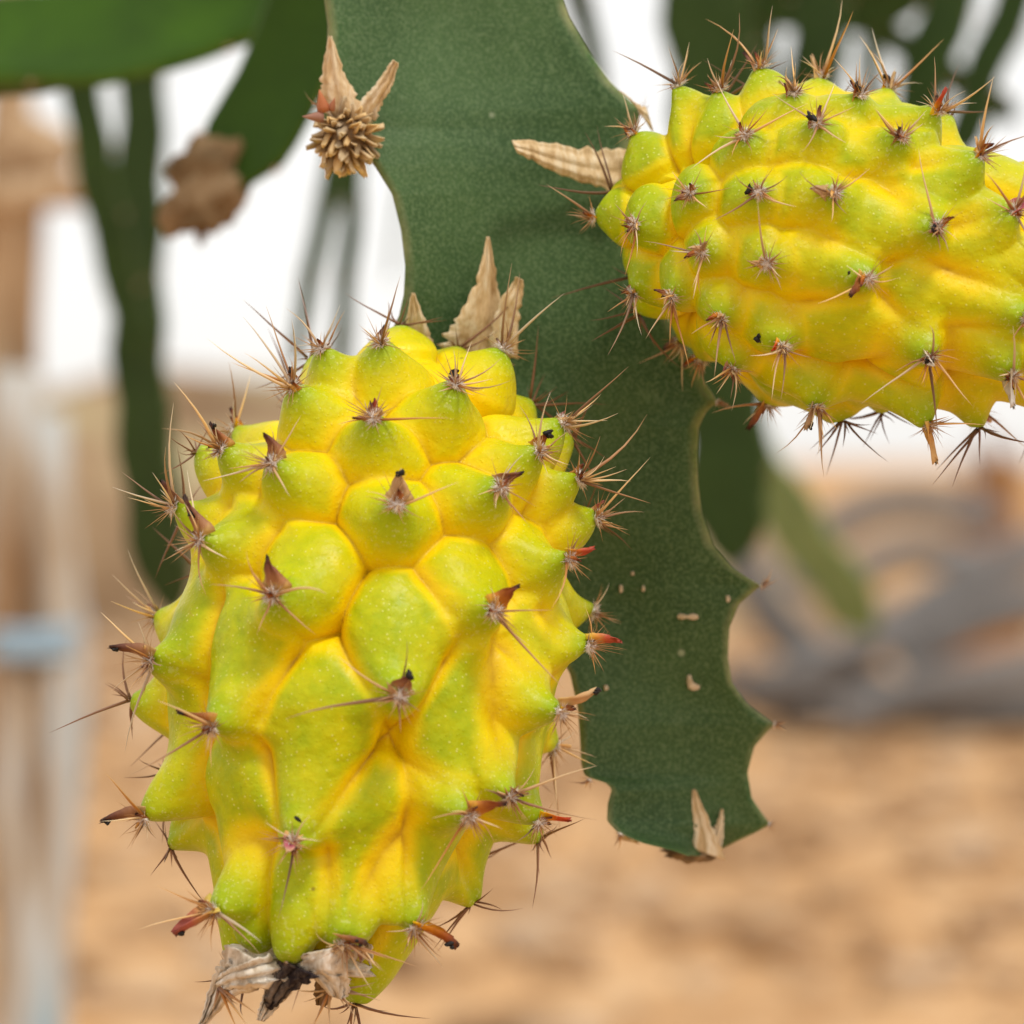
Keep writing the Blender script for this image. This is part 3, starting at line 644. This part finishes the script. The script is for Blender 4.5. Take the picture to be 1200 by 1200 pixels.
A1 = [(446, 418, dict(scale='red', slen=18, n=6, updir=(.1, -1))), (379, 426, dict(n=5, updir=(-.2, -1), scale=None)), (347, 473, dict(n=12, updir=(-.3, -1), scale='brown', slen=24, crumb=1)), (437, 508, dict(scale='red', slen=24, n=8, len=.9)),
      (264, 546, dict(n=11, updir=(-.4, -1), slen=36, crumb=2)), (281, 520, dict(n=5, updir=(.1, -1), back=1)), (322, 561, dict(slen=36, n=9, scale='brown', sdir2=(-.1, -1))), (208, 610, dict(n=10, updir=(-.5, -.9), slen=40)), (234, 646, dict(n=10, slen=52, crumb=3, cpos=.55, sdir2=(-.25, -1))),
      (317, 706, dict(slen=44, n=9, sdir2=(0, -1), off=.6)), (170, 780, dict(n=13, slen=52, sdir2=(-1, -.6), crumb=2)), (184, 733, dict(n=9, updir=(-.5, -1), back=1)), (245, 855, dict(n=10, slen=48, sdir2=(-1, -.35), crumb=1, cpos=.9)), (178, 952, dict(n=10, slen=58, sdir2=(-1, -.12), crumb=3, cpos=.85, N=1.25)),
      (343, 982, dict(scale='pink', slen=30, n=9, sdir2=(-.15, .5), off=1.0, crumb=1, cpos=-.6, swid=1.25)), (528, 468, dict(slen=20, n=8, crumb=4, cpos=.7)), (584, 419, dict(n=6, updir=(.7, -.8), scale=None)), (621, 545, dict(slen=30, n=9, crumb=4, cpos=.8)), (648, 511, dict(n=8, updir=(.8, -.3), scale='red', slen=18)),
      (579, 588, dict(slen=34, n=9, sdir2=(1, -.5), off=.6)), (461, 608, dict(slen=40, n=8, sdir2=(.15, -1), off=.5, crumb=2, cpos=.9, scale='tan')), (665, 577, dict(n=8, updir=(.8, -.2), scale='brown', slen=22)), (686, 620, dict(n=9, updir=(.8, -.3), scale='red', slen=24)),
      (658, 670, dict(scale='red', slen=38, n=2, sdir2=(1, -.1), off=.1)), (577, 727, dict(slen=40, n=10, sdir2=(.8, -.7), off=.6)), (469, 822, dict(slen=34, n=9, sdir2=(.1, -.4), off=1.2, crumb=3, cpos=.95, len=1.15)), (684, 728, dict(n=8, scale=None, back=1)), (687, 768, dict(scale='red', slen=42, n=4, sdir2=(1, -.15), off=.1)),
      (647, 840, dict(scale='tan', slen=46, n=2, sdir2=(1, -.35), off=.1, crumb=3, cpos=1.0)), (547, 954, dict(slen=48, n=9, sdir2=(.9, -.3), off=.4)), (599, 936, dict(n=9, slen=24, updir=(.2, -.4))), (634, 966, dict(scale='red', slen=42, n=2, sdir2=(1, .1), off=.05)), (650, 884, dict(n=7, back=1, scale=None)),
      (262, 1052, dict(scale='red', slen=68, n=12, sdir2=(-1, .6), off=.2, crumb=1)), (405, 1094, dict(slen=40, n=9, sdir2=(.5, -.2), off=1.0, crumb=3, cpos=.7)), (491, 1080, dict(slen=62, n=13, sdir2=(1, .35), off=.3, crumb=2, scale='brown')), (338, 1116, dict(n=0, scale=None, wool=2, N=1.1, b=.72, a=.8)), (283, 1110, dict(n=0, scale=None, wool=2, N=.9, b=.6, a=.8)), (428, 1106, dict(n=3, scale=None, wool=5, N=.6, b=.6, a=.8))]
F1, X1, O1, AX1 = build_fruit('whole plump yellow dragon fruit with green tips, hanging down in front of the stem', None, P(497, 417, -0.014), P(366, 1104, -0.036), prof1, A1, tub1, 11)

prof2 = [(0, 12), (.02, 38), (.07, 64), (.16, 96), (.3, 130), (.43, 144), (.55, 138), (.66, 124), (.79, 103), (.9, 86), (.97, 75), (1, 50)]
tub2 = dict(H=lut((0, 14), (.1, 27), (.25, 40), (.5, 40), (1, 32)), N=lut((0, 8), (.3, 13), (.45, 21), (.65, 32), (1, 38)),
            a=lut((0, 40), (.2, 44), (.45, 62), (.7, 95), (1, 90)), b=lut((0, 38), (.2, 46), (.5, 51), (.8, 46), (1, 38)), c=lut((0, .0), (.25, .1), (.5, .6), (.7, .8), (1, .85)),
            wu=lut((0, 15), (.4, 17), (1, 19)), vl=lut((0, 16), (.3, 19), (.6, 28), (1, 36)), vs=lut((0, 18), (.4, 17), (1, 14)),
            curl=lut((0, .3), (.4, .2), (.7, .0), (1, -.2)), sup=lut((0, .4), (.5, .2), (.75, -.1), (1, -.35)), nlean=lut((0, -.1), (.4, .1), (1, .3)),
            gap=lut((0, 48), (.3, 68), (1, 80)), fill=130, seam=lut((0, 8), (.4, 8), (1, 6)), green=lut((0, 1.0), (.3, .9), (.6, .8), (1, .55)))
th = dict(len=.86, wool=9.5)
def a2(x, y, **k): d = dict(th); d.update(k); return (x, y, d)
A2 = [a2(748, 164, n=5, updir=(-.8, -.8), scale='brown', slen=14), a2(703, 253, n=5, updir=(-1, .3), scale=None), a2(751, 263, n=7, scale='pink', slen=14), a2(815, 228, n=7, scale='pink', slen=12), a2(829, 294, n=8, scale='red', slen=12), a2(847, 117, n=9, updir=(0, -1), crumb=1, slen=16, len=1), a2(801, 113, n=7, updir=(-.2, -1), scale='red', slen=12, back=1),
      a2(876, 166, n=7, scale='brown', slen=12), a2(892, 228, n=8, crumb=2, slen=14), a2(895, 92, n=9, updir=(-.1, -1), len=.9), a2(933, 118, n=9, updir=(-.1, -1), slen=20), a2(963, 99, n=9, updir=(-.1, -1), scale='tan', slen=38, len=1, back=1), a2(957, 151, n=9, crumb=3, slen=20, cpos=.9), a2(1008, 118, n=9, updir=(-.3, -1), crumb=2, slen=22), a2(1040, 113, n=10, updir=(0, -1), crumb=3, slen=24, back=1),
      a2(1053, 166, n=10, scale='brown', slen=28, updir=(-.1, -.6)), a2(979, 228, n=7, scale='tan', slen=24, sdir2=(-1, 0), off=.7), a2(903, 308, n=7, scale='tan', slen=20), a2(1016, 326, n=7, scale='brown', slen=34, sdir2=(-.3, .4), off=.6, crumb=1, cpos=-.4), a2(1097, 264, n=8, scale='pink', slen=22, crumb=4, cpos=.6), a2(1096, 138, b=.65, N=1.3, n=13, updir=(.05, -1), scale='red', slen=34),
      a2(1143, 188, b=.65, N=1.3, n=9, updir=(.5, -1), scale='brown', slen=32), a2(1186, 244, n=9, scale='pink', slen=36, sdir2=(.6, -.2), off=.8), a2(795, 343, n=8, updir=(-.1, .8), scale='brown', slen=14), a2(750, 338, n=8, updir=(-.1, 1), scale='brown', slen=16), a2(850, 370, n=8, updir=(0, .4), scale='red', slen=16), a2(918, 404, n=9, scale='red', slen=24, updir=(.1, .5), crumb=2, cpos=-.8), a2(864, 426, n=10, updir=(-.1, .8), scale='red', slen=22),
      a2(812, 388, n=8, updir=(-.1, 1), back=1), a2(828, 412, n=8, updir=(-.2, 1), back=1), a2(903, 468, n=5, scale='brown', slen=46, sdir2=(-.4, 1), off=.1, back=1), a2(960, 470, b=.7, N=1.3, n=10, scale='tan', slen=36, updir=(0, .9), sdir2=(-.1, 1), crumb=2), a2(1086, 416, n=10, scale='white', slen=24, crumb=2, cpos=.5), a2(1085, 488, n=5, scale='tan', slen=52, sdir2=(.25, 1), off=.05, N=1.5, b=.6), a2(1140, 462, n=3, scale='pink', slen=30, sdir2=(.8, .3), back=1),
      a2(1178, 432, n=7, scale='white', slen=46, sdir2=(.1, 1), off=.5), a2(1197, 372, n=6, scale='pink', slen=32, sdir2=(.7, -.1), off=.8), a2(1240, 310, n=6), a2(1225, 430, n=6), a2(1215, 215, n=6, back=1)]
F2, X2, O2, AX2 = build_fruit('yellow-green dragon fruit growing sideways from the right edge of the stem', None, P(728, 238, -0.016), P(1262, 352, -0.026), prof2, A2, tub2, 23)

# withered flower at the blossom end of the hanging fruit
def withered(fruit):
    e = P(352, 1128, -0.036); O = Vector(WM[fruit.name].translation)
    w = obj('withered_flower', mesh('withered_flower', *lump(1, 3, 0.35, 2, 9, (82 * S, 70 * S, 15 * S)), MAT_PAPER), fruit, Matrix.Translation(e + Vector((6 * S, 0, 2 * S))) @ Matrix.Rotation(math.radians(6), 4, 'Y'))
    dz = lambda d: (lambda px, py, t: d - 0.003 * math.sin(px * .07) + 0.006 * t)
    fd = -0.047
    bract(w, [(300, 1124, 34, 18), (280, 1144, 22, 16), (262, 1156, 14, 10), (250, 1178, 8, 5), (240, 1196, 4, 2), (232, 1206, 1.5, 1)], dz(fd), MAT_PAPER, 1.6, 10, name='petal', seed=21, arch=6)
    bract(w, [(330, 1136, 14, 18), (295, 1144, 10, 14), (270, 1148, 8, 10), (255, 1156, 5, 6)], dz(fd - 0.004), MAT_PAPER, 1.6, 9, name='petal', seed=22, arch=6)
    bract(w, [(345, 1130, 26, 8), (336, 1146, 15, 8), (322, 1166, 11, 6), (312, 1184, 8, 3), (305, 1196, 4, 1)], dz(fd - 0.003), MAT_PAPER, 1.6, 9, name='petal', seed=23)
    bract(w, [(350, 1134, 22, 10), (338, 1144, 17, 9), (326, 1160, 11, 7), (318, 1174, 7, 4), (315, 1182, 2, 1)], dz(fd - 0.006), MAT_CHAR, 3, 8, name='petal', seed=24, label='blackened shrivelled petal')
    bract(w, [(375, 1114, 30, -6), (372, 1136, 34, 2), (382, 1142, 28, 6), (392, 1156, 18, 4), (396, 1170, 8, 3)], dz(fd - 0.004), MAT_PAPER, 1.6, 10, name='petal', seed=25, arch=8)
    bract(w, [(425, 1104, 10, 3), (424, 1122, 12, 3), (418, 1142, 14, 5), (404, 1152, 9, 6), (394, 1166, 4, 3)], dz(fd + 0.004), MAT_PAPER, 1.6, 9, name='petal', seed=26)
    bract(w, [(385, 1146, 14, 2), (380, 1164, 11, 2), (376, 1178, 5, 1)], dz(fd + 0.003), MAT_TIP, 2.4, 5, name='petal', seed=27)
    rnd = random.Random(5)
    for x, y, n, base in ((256, 1158, 6, (0, -.1, -1)), (388, 1156, 12, (.1, -.1, -1))):
        p = P(x, y, fd + 0.002)
        for k in range(n):
            d = Vector(base) + Vector((rnd.uniform(-1.1, 1.3), rnd.uniform(-.7, .3), rnd.uniform(-.2, .7)))
            add_spine(w, p, d, rnd.uniform(26, 60) * S, 2.0 * S / .03, rnd.choice((0, 0, 1)), rnd.randrange(8), (0.3, 0.4, 0.8))
withered(F1)

# dried flower remnant on the stem's left rib
def dried_flower():
    root = empty('dried_flower', P(405, 160, -0.008), 'brown cone-like dried flower remnant with two papery bracts on the stem', 'dried flower')
    dep = lambda px, py, t: -0.007 - 0.003 * t
    core = P(405, 162, -0.008)
    obj('core', mesh('core', *lump(1, 3, 0.2, 2, 3, (25 * S, 22 * S, 29 * S)), MAT_TIP), root, Matrix.Translation(core))
    r = random.Random(12); mes = []
    for s in range(6):
        rr = random.Random(s); n, m = 7, 5; G = np.zeros((n, m, 3))
        for i in range(n):
            t = i / (n - 1); w = 0.25 * (1 - 0.45 * (2 * t - 1) ** 2) * (1 - 0.4 * t ** 5)
            for j in range(m):
                u = j / (m - 1) * 2 - 1; G[i, j] = (u * w * (1 + rr.uniform(-.12, .12)), 0.10 * (1 - u * u) + 0.42 * t * t * math.copysign(1, s % 3 - .5) * (.4 + .3 * (s % 2)) + 0.05 * math.sin(9 * u + s), t + rr.uniform(-.06, .06) * (i == n - 1))
        mes.append(mesh('cone_scale', *sheet(G, 0.07), MAT_CONE))
    ga = math.pi * (3 - math.sqrt(5)); N = 96; axis = Vector((0.10, -0.62, -0.78)).normalized(); x = axis.orthogonal().normalized(); y = axis.cross(x)
    for k in range(N):
        z = 1 - 1.75 * (k + 0.5) / N; rr = math.sqrt(1 - z * z); a = k * ga
        nrm = axis * z + x * rr * math.cos(a) + y * rr * math.sin(a)
        d = (nrm * 0.75 + axis * (0.55 + r.uniform(-.2, .2)) + Vector([r.uniform(-.3, .3) for _ in range(3)])).normalized()
        p = core + Vector((nrm.x * 22 * S, nrm.y * 20 * S, nrm.z * 25 * S)) - d * 6 * S
        L = r.uniform(20, 31) * S; M = Matrix.Translation(p) @ frame(d, nrm.cross(d)) @ Matrix.Diagonal((L * .8, L, L, 1)); obj('cone_scale', mes[k % 6], root, M)
    bract(root, [(412, 140, 28, 4), (403, 128, 26, 3), (396, 108, 20, 2), (391, 88, 14, 1), (389, 66, 8, 0), (387, 42, 1.5, 0)], dep, seed=31, arch=6)
    bract(root, [(425, 138, 16, 4), (432, 126, 11, 7), (442, 112, 7, 7), (453, 96, 6, 6), (460, 80, 5, 3), (464, 72, 3, 2)], dep, seed=32)
    for (x0, y0, d, L) in ((380, 130, (-.25, -.4, 1), 26), (378, 137, (-1, -.3, -.05), 24), (388, 128, (.3, -.6, .8), 16)):
        V, F = tube([Vector((0, 0, t)) + Vector((0.06 * t * t, 0, 0)) for t in (0, .25, .5, .75, 1)], [.30, .27, .19, .10, .01], 8)
        obj('thorn', mesh('thorn', V, F, MAT_THORN), root, Matrix.Translation(P(x0, y0, -0.012)) @ frame(d, (0.2, .5, .6)) @ Matrix.Scale(L * S, 4))
dried_flower()

# ------------------------------------------------------------------ other stems of the plant, out of focus
def side_stem(label, path, width, depth, mat, group=None, twist=0.4, seed=0, scallop=0.11, pitch=110, tip=None, taper=1.0, w_end=None):
    """path: photo points from the top down, all at about the same distance"""
    pts = [P(x, y, d) for x, y, d in ((p[0], p[1], p[2] if len(p) > 2 else depth) for p in path)]
    n = max(40, len(pts) * 22); C = smooth_curve(pts, n); u = pxw(depth); rows = []; s = 0; r = random.Random(seed); ph = r.uniform(0, 6)
    base = pts[-1]; root = empty('cactus_stem', base, label, 'cactus stem', group); tot = sum((C[i + 1] - C[i]).length for i in range(n - 1))
    tips = []
    for i in range(n):
        t = (C[min(i + 1, n - 1)] - C[max(i - 1, 0)]).normalized()
        x = Vector((1, 0, 0)) if abs(t.x) < 0.8 else Vector((0, 0, 1)); x = (x - t * x.dot(t)).normalized(); y = t.cross(x)
        if i: s += (C[i] - C[i - 1]).length
        q = s / tot; wd = width + ((w_end or width) - width) * q; close = min(1, max(0.04, (1 - q) * tot / (wd * 0.55 * u))) ** 0.5
        a = twist * q + ph * 0.1; saw = [(1 + scallop * (abs(((s / u + k * pitch / 3 + seed * 17) / pitch) % 1 - 0.5) * 4 - 1)) for k in range(3)]
        tp = []
        for k in range(3):
            ang = a + math.radians((180, 0, 90)[k]) * (1 if y.y > 0 else -1); rr = wd * 0.5 * u * saw[k] * close * (0.9 if k == 2 else 1)
            tp.append(C[i] + x * math.cos(ang) * rr + y * math.sin(ang) * rr)
        rows.append((tp[0], tp[1], tp[2], wd * 0.06 * u * close + 1e-5, 0.25))
    stem_object('stalk', rows, mat, root, Matrix.Translation(base))
    rnd = random.Random(seed + 1); st = int(max(3, n / (tot / (pitch * u))))
    for i in range(st // 2, n - 3, st):
        for k in (0, 1): stem_areole(root, rows[i][k], (rows[i][k] - C[i]).normalized(), rnd, 3, 16, 5)
    if tip:
        tx, ty, rx, rz = tip
        V, F = lump(1, 4, 0.6, 2.3, seed, (rx * u, rx * 0.6 * u, rz * u)); obj('dead_tip', mesh('dead_tip', V, F, MAT_TIP), root, Matrix.Translation(P(tx, ty, depth)) @ Matrix.Rotation(0.45, 4, 'Y'))
    return root

side_stem('wide bright green cactus stem arching level, blurred, above the blue-painted post', [(330, -40), (230, 10), (110, 35), (-40, 55), (-260, 120)], 170, 0.26, MAT_STEM_Y, seed=2, pitch=260, scallop=0.10)
side_stem('slanting dark green cactus stem ending in a dead brown tip', [(450, -170), (400, -60), (345, 60), (290, 160), (255, 225)], 118, 0.20, m_stem('shaded_stem_green', (0.014, 0.036, 0.001), (0.026, 0.062, 0.0015), (0.04, 0.08, 0.006), 0.3, (0.10, 0.14, 0.02)), seed=3, pitch=240, scallop=0.06, tip=(240, 222, 42, 58))  # shade on this stem is put into its darker green
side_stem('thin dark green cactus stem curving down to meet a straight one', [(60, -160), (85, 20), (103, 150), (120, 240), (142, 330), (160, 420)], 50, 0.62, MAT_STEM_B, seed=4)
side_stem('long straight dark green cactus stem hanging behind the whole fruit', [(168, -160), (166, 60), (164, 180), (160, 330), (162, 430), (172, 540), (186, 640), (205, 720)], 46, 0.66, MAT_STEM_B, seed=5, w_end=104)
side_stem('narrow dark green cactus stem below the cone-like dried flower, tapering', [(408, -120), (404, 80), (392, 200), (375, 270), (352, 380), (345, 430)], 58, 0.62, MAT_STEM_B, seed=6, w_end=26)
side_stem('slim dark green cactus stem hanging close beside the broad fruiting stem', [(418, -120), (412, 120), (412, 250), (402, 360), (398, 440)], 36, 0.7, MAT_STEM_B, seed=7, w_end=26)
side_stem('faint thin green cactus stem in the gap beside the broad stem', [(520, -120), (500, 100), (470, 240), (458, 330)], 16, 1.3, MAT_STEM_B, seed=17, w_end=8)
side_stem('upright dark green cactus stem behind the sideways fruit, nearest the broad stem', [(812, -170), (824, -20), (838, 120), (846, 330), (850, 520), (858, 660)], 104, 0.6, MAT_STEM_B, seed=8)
side_stem('pale lit green cactus stem slanting down towards the coiled pipe', [(800, 380), (850, 490), (905, 575), (960, 655), (1022, 742)], 70, 1.15, m_stem('lit_stem_green', (0.12, 0.18, 0.06), (0.22, 0.28, 0.11), (0.34, 0.38, 0.2), 0.4, (0.2, 0.22, 0.1)), seed=9)  # light falling on this stem is put into its paler green
G = 'dark stems behind the top of the sideways fruit'
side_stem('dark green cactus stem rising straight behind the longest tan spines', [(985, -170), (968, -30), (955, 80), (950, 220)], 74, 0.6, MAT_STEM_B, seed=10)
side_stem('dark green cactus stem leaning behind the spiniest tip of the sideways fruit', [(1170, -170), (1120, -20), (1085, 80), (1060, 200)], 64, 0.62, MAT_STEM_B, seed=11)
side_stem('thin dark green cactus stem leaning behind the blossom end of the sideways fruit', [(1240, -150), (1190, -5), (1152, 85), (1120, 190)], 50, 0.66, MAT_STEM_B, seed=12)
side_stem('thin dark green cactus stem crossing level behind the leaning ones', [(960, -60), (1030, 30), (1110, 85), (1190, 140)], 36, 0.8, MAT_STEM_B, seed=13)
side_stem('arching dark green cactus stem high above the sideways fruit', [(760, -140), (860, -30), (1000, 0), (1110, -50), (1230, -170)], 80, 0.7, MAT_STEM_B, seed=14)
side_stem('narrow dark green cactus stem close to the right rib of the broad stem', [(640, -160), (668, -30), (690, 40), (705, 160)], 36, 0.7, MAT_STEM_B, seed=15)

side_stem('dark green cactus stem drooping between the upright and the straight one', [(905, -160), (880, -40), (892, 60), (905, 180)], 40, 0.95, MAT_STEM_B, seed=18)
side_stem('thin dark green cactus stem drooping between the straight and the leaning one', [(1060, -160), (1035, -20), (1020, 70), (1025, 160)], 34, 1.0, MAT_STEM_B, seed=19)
# ------------------------------------------------------------------ weathered post with rope, blurred on the left
def post():
    y = 1.5; u = pxw(y); x0 = P(34, 600, y).x
    root = empty('wooden_post', Vector((x0, y, 0)), 'weathered wooden post with peeling pale blue paint and blue rope', 'post')
    M = MB('peeling_wood', 0.9, 0.15); co = M.coord(); mp = M.n('ShaderNodeMapping'); M.l(co, mp.inputs[0]); mp.inputs['Scale'].default_value = (26, 26, 3.5)
    n = M.noise(1, 5, mp.outputs[0], 0.6); c = M.ramp(n, [(0.36, (0.28, 0.17, 0.09)), (0.43, (0.42, 0.34, 0.25)), (0.50, (0.52, 0.51, 0.48)), (0.59, (0.33, 0.43, 0.48))]); M.color(c); M.bump(n, 0.6, 0.004)
    W = m_fibre('bare_wood', (0.24, 0.14, 0.07), (0.42, 0.28, 0.16), (0.58, 0.45, 0.30), (70, 70, 8), 0.9, 0.6, 0.003)
    H = 0.78
    for k, (dx, dy, r, m, top, bend) in enumerate(((-30, 4, 26, W, 0.80, 0), (26, -12, 31, M.m, 0.475, 2), (-18, -26, 30, M.m, 0.50, 5), (8, 26, 14, W, 0.62, 4))):
        path = [Vector((dx * u + 0.006 * math.sin(i * 0.6 + bend), dy * u, -0.04 + (top + 0.04) * i / 14)) for i in range(15)]
        V, F = tube(path, [r * u * (1 + 0.08 * math.sin(i * 1.3 + k)) for i in range(15)], 14)
        obj('stake', mesh('stake', V, F, m), root, Matrix.Translation((x0, y, 0)))
    rope = MB('blue_rope', 0.8, 0.2).color((0.30, 0.42, 0.52)).m
    for k, py in enumerate((728, 744, 760, 776)):
        z = P(0, py, y).z
        path = [Vector((math.cos(a) * 62 * u, math.sin(a) * 60 * u, 0.006 * math.sin(a + k))) for a in np.linspace(0, 2 * math.pi, 30)]
        V, F = tube(path, 8 * u, 8); obj('rope', mesh('rope', V, F, rope), root, Matrix.Translation((x0, y, z)))
    z = P(0, 238, y).z; V, F = tube([Vector((t, 0.0, 0.004 * math.sin(t * 60))) for t in np.linspace(-0.16, 100 * u, 12)], [20 * u] * 12, 10)
    obj('cross_bar', mesh('cross_bar', V, F, W), root, Matrix.Translation((x0, y - 0.045, z)))
    V, F = lump(1, 3, 0.35, 2, 2, (58 * u, 45 * u, 50 * u)); obj('burr', mesh('burr', V, F, W), root, Matrix.Translation((x0 - 4 * u, y, P(0, 185, y).z)))
post()

# ------------------------------------------------------------------ coiled pipe and stump far behind on the right
def coil():
    y = 6.2 - D0; u = pxw(y); c = P(1100, 720, y); gz = 0.0
    root = empty('pipe_coil', Vector((c.x, y, 0)), 'heap of looping grey irrigation pipe lying on the dry ground', 'pipe')
    M = MB('grey_pipe', 0.55, 0.4); n = M.noise(4, 4); M.color(M.ramp(n, [(0.3, (0.09, 0.085, 0.08)), (0.7, (0.25, 0.235, 0.225))]))
    r0 = 25 * u
    for k, (dy, r, pts) in enumerate(((.00, 1.0, [(1260, 625), (1190, 655), (1110, 695), (1030, 745), (960, 785), (880, 805)]), (.10, 1.1, [(855, 620), (885, 690), (930, 750), (1000, 800), (1090, 832), (1180, 838), (1280, 815)]),
                               (.30, 0.9, [(930, 690), (965, 630), (1020, 596), (1090, 590), (1170, 612)]), (-.12, 1.0, [(1050, 778), (1120, 735), (1190, 710), (1280, 690)]), (-.2, 0.95, [(985, 842), (1070, 812), (1150, 792), (1280, 765)]),
                               (.2, 0.9, [(840, 790), (900, 822), (980, 842), (1080, 848)]), (.42, 0.9, [(985, 690), (1030, 655), (1090, 645), (1160, 668)]))):
        pp = []
        for q in smooth_curve([P(x, yy, y + dy) for x, yy in pts], 40):
            q.z = max(q.z, r0 * r + 0.004); pp.append(q - Vector((c.x, y, 0)))
        V, F = tube(pp, r0 * r, 12); obj('pipe', mesh('pipe', V, F, M.m), root, Matrix.Translation((c.x, y, 0)))
coil()
def stump():
    y = 7.0; u = pxw(y); c = P(1162, 600, y)
    root = empty('tree_stump', Vector((c.x, y, 0)), 'orange-brown broken stump standing behind the pipe heap', 'stump')
    M = m_fibre('stump_bark', (0.10, 0.04, 0.012), (0.36, 0.16, 0.05), (0.46, 0.24, 0.09), (7, 7, 3), 0.95, 0.8, 0.02)
    V = []; n = 24; m = 20
    topz = P(0, 560, y).z
    for i in range(n):
        t = i / (n - 1)
        for j in range(m):
            a = 2 * math.pi * j / m; r = 48 * u * (1.25 - 0.55 * t) * (1 + 0.22 * noise.noise(Vector((math.cos(a) * 1.6, math.sin(a) * 1.6, t * 2))))
            zt = topz * (1 + 0.35 * noise.noise(Vector((math.cos(a) * 2, math.sin(a) * 2, 7))))
            V.append((math.cos(a) * r, math.sin(a) * r, -0.03 + t * (zt + 0.03)))
    F = grid_faces(n, m, wrap=True); F.append(tuple((n - 1) * m + k for k in range(m))); obj('trunk', mesh('trunk', V, F, M), root, Matrix.Translation((c.x, y, 0)))
    zt = topz * 0.95; V, F = tube([Vector((0.02 * math.sin(i), 0, zt * 0.7 + i * 0.06)) for i in range(5)], [26 * u, 20 * u, 14 * u, 9 * u, 3 * u], 9); obj('splinter', mesh('splinter', V, F, M), root, Matrix.Translation((c.x, y, 0)))
stump()
